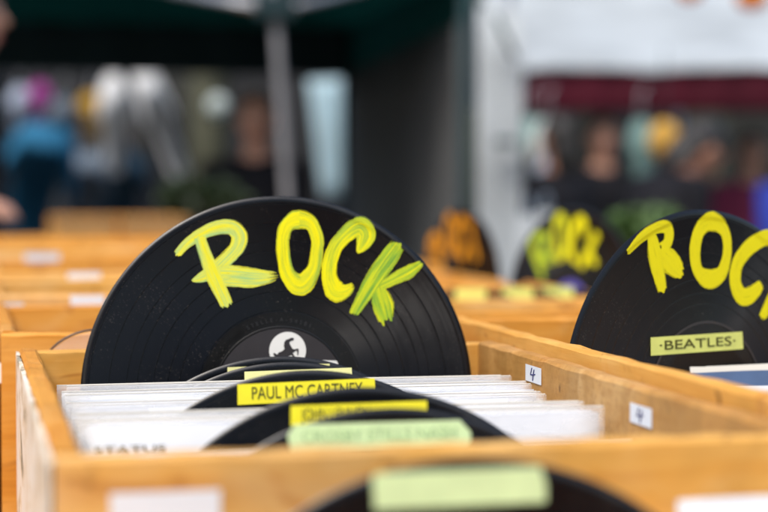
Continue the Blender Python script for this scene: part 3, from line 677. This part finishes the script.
# ------------------------------------------------------------------ people
SKIN=simple('skin',(.52,.27,.18),.5,.08,20); SKIN2=simple('skin_dark',(.34,.16,.10),.5,.08,20); HAIR=simple('dark_hair',(.015,.012,.010),.5,.3,60); HAIRB=simple('brown_hair',(.09,.045,.02),.5,.3,60)
EYEW=simple('eye_white',(.6,.6,.58),.3); LIPS=simple('lips',(.40,.13,.11),.5)
TRO=cloth('dark_trousers',(.018,.020,.028),0); SHOE=simple('black_shoe',(.015,.015,.015),.5)
def ell(bm,c,r,rot=None,seg=20):
    t=bmesh.ops.create_uvsphere(bm,u_segments=seg,v_segments=seg//2,radius=1)
    M=Matrix.Translation(Vector(c))@(rot.to_matrix().to_4x4() if rot else Matrix())@Matrix.Diagonal((*r,1)); bmesh.ops.transform(bm,matrix=M,verts=t['verts'])
def chain(bm,pts,rad):
    tube_bm(bm,catmull([(*p,r) for p,r in zip(pts,rad)],5) and [q[:3] for q in catmull([(*p,r) for p,r in zip(pts,rad)],5)],[q[3] for q in catmull([(*p,r) for p,r in zip(pts,rad)],5)],14)
    ell(bm,pts[0],(rad[0],)*3,seg=12); ell(bm,pts[-1],(rad[-1],)*3,seg=12)
def remeshed(name,bm,vox,mat,parent):
    bmesh.ops.triangulate(bm,faces=bm.faces); me=D.meshes.new(name); bm.to_mesh(me); bm.free(); t=D.objects.new(name,me); COL.objects.link(t)
    m=t.modifiers.new('r','REMESH'); m.mode='VOXEL'; m.voxel_size=vox; s=t.modifiers.new('s','SMOOTH'); s.iterations=4; s.factor=.5
    bpy.context.view_layer.update(); me2=D.meshes.new_from_object(t.evaluated_get(bpy.context.evaluated_depsgraph_get())); D.objects.remove(t); me2.materials.clear()
    return link(name,me2,mat,parent,True)
def person(loc,yaw,label,H=1.70,shirt=SK,trousers=TRO,skin=SKIN,hair=HAIR,bend=0,hands=None,headpitch=0,long_hair=False,short_sleeve=False,vox=.009):
    """local: x right, y forward, z up. bend: forward lean of the trunk in degrees; hands: two targets"""
    o=empty('person',(loc[0],loc[1],0),(0,0,yaw)); tag(o,label,'person'); k=H/1.70
    V=lambda x,y,z: Vector((x*k,y*k,z*k))
    hip=V(0,0,.93); B=Matrix.Rotation(R(-bend),4,'X')
    def up(x,y,z): return hip+(B@Vector((x*k,y*k,(z-.93)*k)))      # trunk space
    HB=Matrix.Rotation(R(-headpitch),4,'X'); neck=up(0,0.0,1.42)
    def hd(x,y,z): return neck+(B@HB@Vector((x*k,y*k,(z-1.42)*k)))
    sh=[up(-.185,0,1.38),up(.185,0,1.38)]
    hands=hands or [(-.24,.10,.80),(.24,.10,.80)]; hands=[V(*h) for h in hands]; arms=[]
    for s,hn in zip(sh,hands):
        sg=-1 if s.x<0 else 1; dv=hn-s; Lt=.55*k
        if dv.length>Lt: dv=dv.normalized()*Lt; hn=s+dv
        mid=s+dv*.5; hgt=math.sqrt(max(0,(.28*k)**2-(dv.length/2)**2)); ax=dv.cross(Vector((sg*.6,.9,.15))).cross(dv)
        ax=-ax.normalized()+Vector((sg*.3,0,-.2)); ax=(ax-dv.normalized()*ax.dot(dv.normalized())).normalized(); arms.append((s,mid+ax*hgt,hn))
    bm=bmesh.new()
    ell(bm,up(0,0,1.30),(.165*k,.105*k,.15*k),B.to_euler()); ell(bm,up(0,0,1.10),(.14*k,.095*k,.17*k),B.to_euler()); ell(bm,up(0,0,.95),(.155*k,.11*k,.12*k),B.to_euler())
    chain(bm,[up(-.17,0,1.37),up(0,0,1.40),up(.17,0,1.37)],[.052*k,.06*k,.052*k])
    chain(bm,[up(0,0,1.38),hd(0,.012,1.50)],[.058*k,.052*k])
    er=(B@HB).to_euler()
    ell(bm,hd(0,.018,1.605),(.073*k,.092*k,.105*k),er,28); ell(bm,hd(0,.045,1.545),(.050*k,.055*k,.050*k),er); ell(bm,hd(0,.112,1.585),(.012*k,.022*k,.016*k),er,10); chain(bm,[hd(0,.10,1.62),hd(0,.116,1.588)],[.008*k,.011*k])
    for s in (-1,1): ell(bm,hd(s*.076,.01,1.595),(.010*k,.018*k,.028*k),er,10); ell(bm,hd(s*.028,.098,1.615),(.016*k,.010*k,.008*k),er,10)
    ell(bm,hd(0,.098,1.552),(.024*k,.010*k,.008*k),er,10)
    for s,e,h in arms:
        chain(bm,[s,e,h],[.046*k,.037*k,.027*k])
        dr=(h-e).normalized(); sd=dr.cross(Vector((0,0,1))); sd=sd.normalized() if sd.length>.1 else Vector((1,0,0)); dn=dr.cross(sd)
        if dn.z>0: dn=-dn
        pc=h+dr*.05*k; chain(bm,[h,pc],[.026*k,.030*k])
        for q,(off,ln) in enumerate(((-.028,.070),(-.010,.082),(.010,.078),(.027,.062))):
            b0=pc+sd*off*k+dr*.012*k; chain(bm,[b0,b0+dr*ln*.55*k+dn*.006*k,b0+dr*ln*.85*k+dn*.028*k],[.0105*k,.0095*k,.008*k])
        tb=h+dr*.02*k-sd*.026*k; chain(bm,[tb,tb-sd*.03*k+dr*.03*k,tb-sd*.036*k+dr*.06*k+dn*.01*k],[.013*k,.011*k,.009*k])
    for s in (-1,1):
        chain(bm,[V(s*.085,0,.90),V(s*.10,.02,.50),V(s*.11,-.01,.09)],[.085*k,.056*k,.038*k]); chain(bm,[V(s*.11,-.02,.05),V(s*.125,.13,.035)],[.04*k,.03*k])
    body=remeshed('body',bm,vox,skin,o)
    # clothes follow the body
    bm=bmesh.new(); g=.012*k
    ell(bm,up(0,0,1.29),(.165*k+g,.105*k+g,.15*k+g),B.to_euler()); ell(bm,up(0,0,1.10),(.14*k+g*1.5,.095*k+g*1.5,.18*k),B.to_euler()); ell(bm,up(0,0,.96),(.155*k+g,.11*k+g,.13*k),B.to_euler())
    chain(bm,[up(-.17,0,1.365),up(0,0,1.385),up(.17,0,1.365)],[.052*k+g,.06*k+g,.052*k+g])
    for s,e,h in arms:
        if short_sleeve: chain(bm,[s,s+(e-s)*.6],[.058*k,.056*k])
        else: chain(bm,[s,e,h-(h-e)*.08],[.058*k,.050*k,.038*k])
    remeshed('top',bm,.011,shirt,o)
    bm=bmesh.new(); ell(bm,V(0,0,.90),(.165*k,.125*k,.12*k))
    for s in (-1,1): chain(bm,[V(s*.085,0,.88),V(s*.10,.02,.50),V(s*.11,-.01,.10)],[.100*k,.072*k,.062*k])
    remeshed('trousers',bm,.012,trousers,o)
    for s in (-1,1):
        bm=bmesh.new(); ell(bm,V(s*.118,.05,.045),(.052*k,.15*k,.05*k)); 
        for v in bm.verts: v.co.z=max(v.co.z,.002)
        bm2('shoe',bm,SHOE,o,True)
    for s in (-1,1):
        bm=bmesh.new(); ell(bm,hd(s*.030,.092,1.610),(.014*k,.010*k,.009*k),er,12); e=bm2('eye',bm,EYEW,o,True)
        bm=bmesh.new(); ell(bm,hd(s*.030,.1005,1.610),(.0065*k,.003*k,.0065*k),er,10); bm2('iris',bm,HAIR,e,True)
        bm=bmesh.new(); chain(bm,[hd(s*.014,.106,1.630),hd(s*.032,.104,1.636),hd(s*.050,.090,1.630)],[.004*k,.0045*k,.003*k]); bm2('eyebrow',bm,hair,o,True)
    bm=bmesh.new(); ell(bm,hd(0,.103,1.549),(.024*k,.008*k,.006*k),er,12); bm2('lips',bm,LIPS,o,True)
    bm=bmesh.new(); ell(bm,hd(0,-.006,1.632),(.082*k,.098*k,.098*k),er,28)
    if long_hair: ell(bm,hd(0,-.055,1.54),(.078*k,.05*k,.13*k),er)
    else: ell(bm,hd(0,-.03,1.60),(.080*k,.080*k,.09*k),er)
    remeshed('hair',bm,.010,hair,o)
    return o
def face_to(ang): return R(ang)
p=at(-52,60,3.9); person(p,R(-100),'person cropped at the left edge behind the crates, one hand reaching over them',1.74,SK,skin=SKIN,hands=[(-.26,.10,1.05),(.18,.045,1.21)])
p=at(256,120,7.6); person(p,R(165),'person with a pink face and black top standing behind the tent pole',1.66,SK,hair=HAIRB,vox=.011)
p=at(558,140,8.3); person(p,R(20),'person in black at the left end of the stall with the maroon valance',1.60,SK,hair=HAIR,skin=SKIN2,long_hair=True,vox=.011)
p=at(602,140,9.0); person(p,R(175),'person with a pale face in a black jacket at the middle of the right stall',1.63,SK,hair=HAIRB,vox=.011)
p=at(614,190,6.7); person(p,R(-75),'person in a black short sleeved shirt bending forward, one bare arm hanging',1.66,SK,skin=SKIN2,bend=34,headpitch=12,long_hair=True,short_sleeve=True,hands=[(-.22,.42,.82),(.22,.30,.75)],vox=.010)
p=at(752,140,9.4); person(p,R(160),'person in a dark red top behind the bending one at the right',1.56,cloth('dark_red_cloth',(.16,.025,.06),0),skin=SKIN,short_sleeve=True,hair=HAIR,vox=.011)
bg=empty('shopping_bag',at(778,208,6.4)); tag(bg,'bright blue bag at the right edge behind the BEATLES record','bag')
bm=bmesh.new(); addbox(bm,-.07,.07,-.05,.05,-.20,.09); bmesh.ops.bevel(bm,geom=bm.edges[:],offset=.015,segments=3,affect='EDGES'); bm2('bag_body',bm,cloth('royal_blue_cloth',(.03,.05,.32),.1),bg,True)
bm=bmesh.new(); tube_bm(bm,[(.045*math.cos(t*math.pi/10),0,.085+.07*math.sin(t*math.pi/10)) for t in range(11)],.006,6); bm2('handle',bm,SK,bg,True)
FARW=wood('old_brown_board',0,(.34,.19,.07),(.42,.26,.11),(.20,.09,.03),seed=15)
# ------------------------------------------------------------------ far tables with goods
table(at(30,240,6.1).x,at(200,240,6.1).x+.3,5.2,6.1,.86,'smaller trestle table beyond the crates carrying two more of them',WY)
for i,(pa,pc,lab) in enumerate(((52,112,'far wooden crate on the smaller table, left one'),(118,186,'far wooden crate on the smaller table, right one'))):
    u0=at(pa,222,5.4); u1=at(pc,222,5.4); crate(u0.x,u1.x,5.30,5.75,1.184,lab,'crates on the far table',front=FARW,z0=.861)
def bundle_(px_,py_,d,r,mat,label,name='folded_cloth',cat='cloth'):
    o=empty(name,at(px_,py_,d)); tag(o,label,cat); rr=random.Random(int(px_*7+py_)); bm=bmesh.new()
    for q in range(4):
        bmesh.ops.create_icosphere(bm,subdivisions=3,radius=1,matrix=Matrix.Translation((rr.uniform(-.4,.4)*r[0],rr.uniform(-.3,.3)*r[1],(q-1.5)*r[2]*.42))@Matrix.Diagonal((r[0]*rr.uniform(.7,1),r[1],r[2]*.33,1)))
    return bm2('cloth_fold',bm,mat,o,True)
# ------------------------------------------------------------------ plants, tree, building
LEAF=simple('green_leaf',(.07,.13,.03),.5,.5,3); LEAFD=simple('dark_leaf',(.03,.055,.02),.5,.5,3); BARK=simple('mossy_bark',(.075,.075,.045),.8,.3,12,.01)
def foliage(bm,c,r,n,s,rr):
    for _ in range(n):
        while True:
            v=Vector((rr.uniform(-1,1),rr.uniform(-1,1),rr.uniform(-1,1)))
            if v.length<1: break
        p=Vector(c)+Vector((v.x*r[0],v.y*r[1],v.z*r[2])); e=Euler((rr.uniform(-1,1),rr.uniform(-1,1),rr.uniform(0,6))).to_matrix(); l=s*rr.uniform(.6,1.3)
        q=[p+e@Vector(t) for t in ((-l,0,0),(-.2*l,.42*l,.1*l),(l,0,0),(-.2*l,-.42*l,.1*l))]; bm.faces.new([bm.verts.new(t) for t in q])
def plant(px_,py_,d,r,label,seed,mat=LEAF,ztab=.86):
    c=at(px_,py_,d); o=empty('potted_plant',(c.x,c.y,ztab)); tag(o,label,'plant','potted plants'); rr=random.Random(seed); h=c.z-ztab
    bm=bmesh.new(); foliage(bm,(0,0,h),(r,r,r*.75),260,.035,rr); bm2('foliage',bm,mat,o)
    bm=bmesh.new()
    for q in range(7): tube_bm(bm,[(rr.uniform(-.02,.02),rr.uniform(-.02,.02),.1),(rr.uniform(-.5,.5)*r,rr.uniform(-.5,.5)*r,h)],[.006,.003],6)
    bm2('stem',bm,BARK,o)
    bm=bmesh.new(); tube_bm(bm,[(0,0,0),(0,0,.13),(0,0,.16)],[.06,.085,.09],20); bm2('pot',bm,simple('terracotta',(.35,.14,.07),.8),o)
tb2=table(at(600,240,4.6).x,at(700,240,4.6).x+.4,4.3,4.9,.86,'small table carrying the potted plants behind the far ROCK record',WX)
plant(626,233,4.6,.07,'leafy green potted plant between the far ROCK record and the BEATLES record',5); plant(652,228,4.7,.06,'low green potted plant just above the rim of the BEATLES record',6)
table(at(150,240,6.9).x,at(260,240,6.9).x,6.3,6.9,.84,'small table under the green tent carrying the dark plants',WX)
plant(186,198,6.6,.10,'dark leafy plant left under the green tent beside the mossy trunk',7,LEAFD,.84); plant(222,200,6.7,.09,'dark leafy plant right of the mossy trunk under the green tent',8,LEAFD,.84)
tw=table(at(505,240,5.2).x,at(585,240,5.2).x,4.9,5.4,.86,'small table with white bundles beside the pale curtain',WX)
def wb(px_,py_,d,w,h,lab):
    c=at(px_,py_,d); o=empty('paper_bag',(c.x,c.y,.8605)); tag(o,lab,'bag','white bags by the curtain'); H=c.z-.86+h/2
    bm=bmesh.new(); n=18; rings=[]
    for zz_,kk in ((0,.8),(.15,1),(.5,1.0),(.8,.9),(.95,.75),(1,.6)):
        rings.append([bm.verts.new((w*kk*math.cos(2*math.pi*i/n)*(1+.08*math.sin(i*2.3+zz_*5)),w*.6*kk*math.sin(2*math.pi*i/n),zz_*H)) for i in range(n)])
    for A_,B_ in zip(rings,rings[1:]):
        for i in range(n): bm.faces.new((A_[i],A_[(i+1)%n],B_[(i+1)%n],B_[i]))
    bm.faces.new(rings[0][::-1]); bm2('bag_body',bm,POSTC,o,True)
    bm=bmesh.new(); tube_bm(bm,[(.3*w*math.cos(t*math.pi/8),0,H+.05*math.sin(t*math.pi/8)) for t in range(9)],.005,6); bm2('handle',bm,SG,o,True)
wb(530,224,5.15,.042,.05,'white bag on the small table, nearer the curtain'); wb(546,218,5.25,.036,.04,'white bag behind the other one on the small table')
def tree(x,y,h,tr,label,seed,crown=True):
    o=empty('tree',(x,y,0)); tag(o,label,'tree','trees behind the market'); rr=random.Random(seed)
    bm=bmesh.new(); tube_bm(bm,[(0,0,0),(.03,0,h*.3),(-.04,.05,h*.6),(0,0,h*.85)],[tr*1.25,tr,tr*.75,tr*.3],14)
    for q in range(7):
        a=rr.uniform(0,6.3); z=h*rr.uniform(.45,.75); tube_bm(bm,[(0,0,z),(.6*math.cos(a)*h*.15,.6*math.sin(a)*h*.15,z+h*.08),(math.cos(a)*h*.25,math.sin(a)*h*.25,z+h*.2)],[tr*.4,tr*.25,tr*.08],8)
    bm2('trunk',bm,BARK,o,True)
    bm=bmesh.new()
    for q in range(22):
        a=rr.uniform(0,6.3); rad=rr.uniform(.05,.3)*h; foliage(bm,(rad*math.cos(a),rad*math.sin(a),h*rr.uniform(.55,1.0)),(h*.10,h*.10,h*.07),260,.09,rr)
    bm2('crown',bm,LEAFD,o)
q=at(204,200,11.5); tree(q.x,q.y,6.5,.12,'tree with a mossy olive trunk seen under the green tent',1)
q=at(700,0,15.0); tree(q.x,q.y,6.0,.2,'tree behind the white tent at the upper right',2); q=at(480,0,15.2); tree(q.x,q.y,6.5,.2,'tree behind the dark curtain',3); 
# building behind the market
STONE=simple('dark_stucco',(.020,.021,.024),.85,.35,1.5,.01); GLASS=simple('window_glass',(.012,.014,.018),.1,.2); FRAME=simple('window_frame',(.05,.05,.055),.5)
bd=empty('building',(4,18,0)); tag(bd,'dark building closing the market street behind the stalls','building')
box('wall',-14,18,0,5,0,9,STONE,bd); box('cornice',-14.2,18.2,-.25,5.2,9,9.3,FRAME,bd); box('roof',-14.1,18.1,-.1,5.1,9.3,9.6,STONE,bd)
for fx in range(-6,9):
    for fz in range(3):
        w=box('window',fx*2-.5,fx*2+.5,-.05,-.003,.9+fz*2.9,2.5+fz*2.9,FRAME,bd); box('pane',fx*2-.42,fx*2+.42,-.065,-.052,.98+fz*2.9,2.42+fz*2.9,GLASS,w)
# added unseen building: darkens reflections in the records, sky left open at right
b2_=empty('building',(-9,-13,0)); tag(b2_,'long dark building added out of view behind the camera to darken record reflections','building')
box('wall',-20,13,-5,0,0,9,STONE,b2_); box('roof',-20.2,13.2,-5.1,.15,9,9.3,FRAME,b2_)
for fx in range(-6,6):
    for fz in range(3):
        w=box('window',fx*2.2-.5,fx*2.2+.5,.003,.05,.9+fz*3,2.7+fz*3,FRAME,b2_); box('pane',fx*2.2-.42,fx*2.2+.42,.052,.065,.98+fz*3,2.62+fz*3,GLASS,w)
# blurred small things seen in the dark openings
ball('paper_lantern',218,106,9.5,.060,cloth('white_paper_lantern',(.62,.70,.68),.3),'round white paper lantern beside the mossy trunk','lantern',1.0)
# ------------------------------------------------------------------ light
w=D.worlds.new('World'); S.world=w; w.use_nodes=True; nt=w.node_tree; bgn=nt.nodes['Background']; sky=N(nt,'ShaderNodeTexSky',sky_type='NISHITA')
SE,SR=R(52),R(-145)
sky.sun_disc=False; sky.sun_elevation=SE; sky.sun_rotation=SR; sky.dust_density=3; sky.air_density=1.2; L(nt,sky.outputs[0],bgn.inputs[0]); bgn.inputs[1].default_value=.145
sun=D.lights.new('sun','SUN'); so=D.objects.new('sun',sun); COL.objects.link(so); sun.energy=1.5; sun.angle=R(20); sun.color=(1,.96,.9)
dv=Vector((math.sin(SR)*math.cos(SE),math.cos(SR)*math.cos(SE),math.sin(SE))); so.rotation_euler=dv.to_track_quat('Z','Y').to_euler(); so.location=(-4,-3,8)
# ------------------------------------------------------------------ render
S.render.engine='CYCLES'; S.view_settings.view_transform='Standard'; S.view_settings.look='None'; S.view_settings.gamma=1; S.view_settings.exposure=.76
S.render.resolution_x=1024; S.render.resolution_y=683; S.cycles.samples=160; S.cycles.use_denoising=True; S.cycles.transparent_max_bounces=24
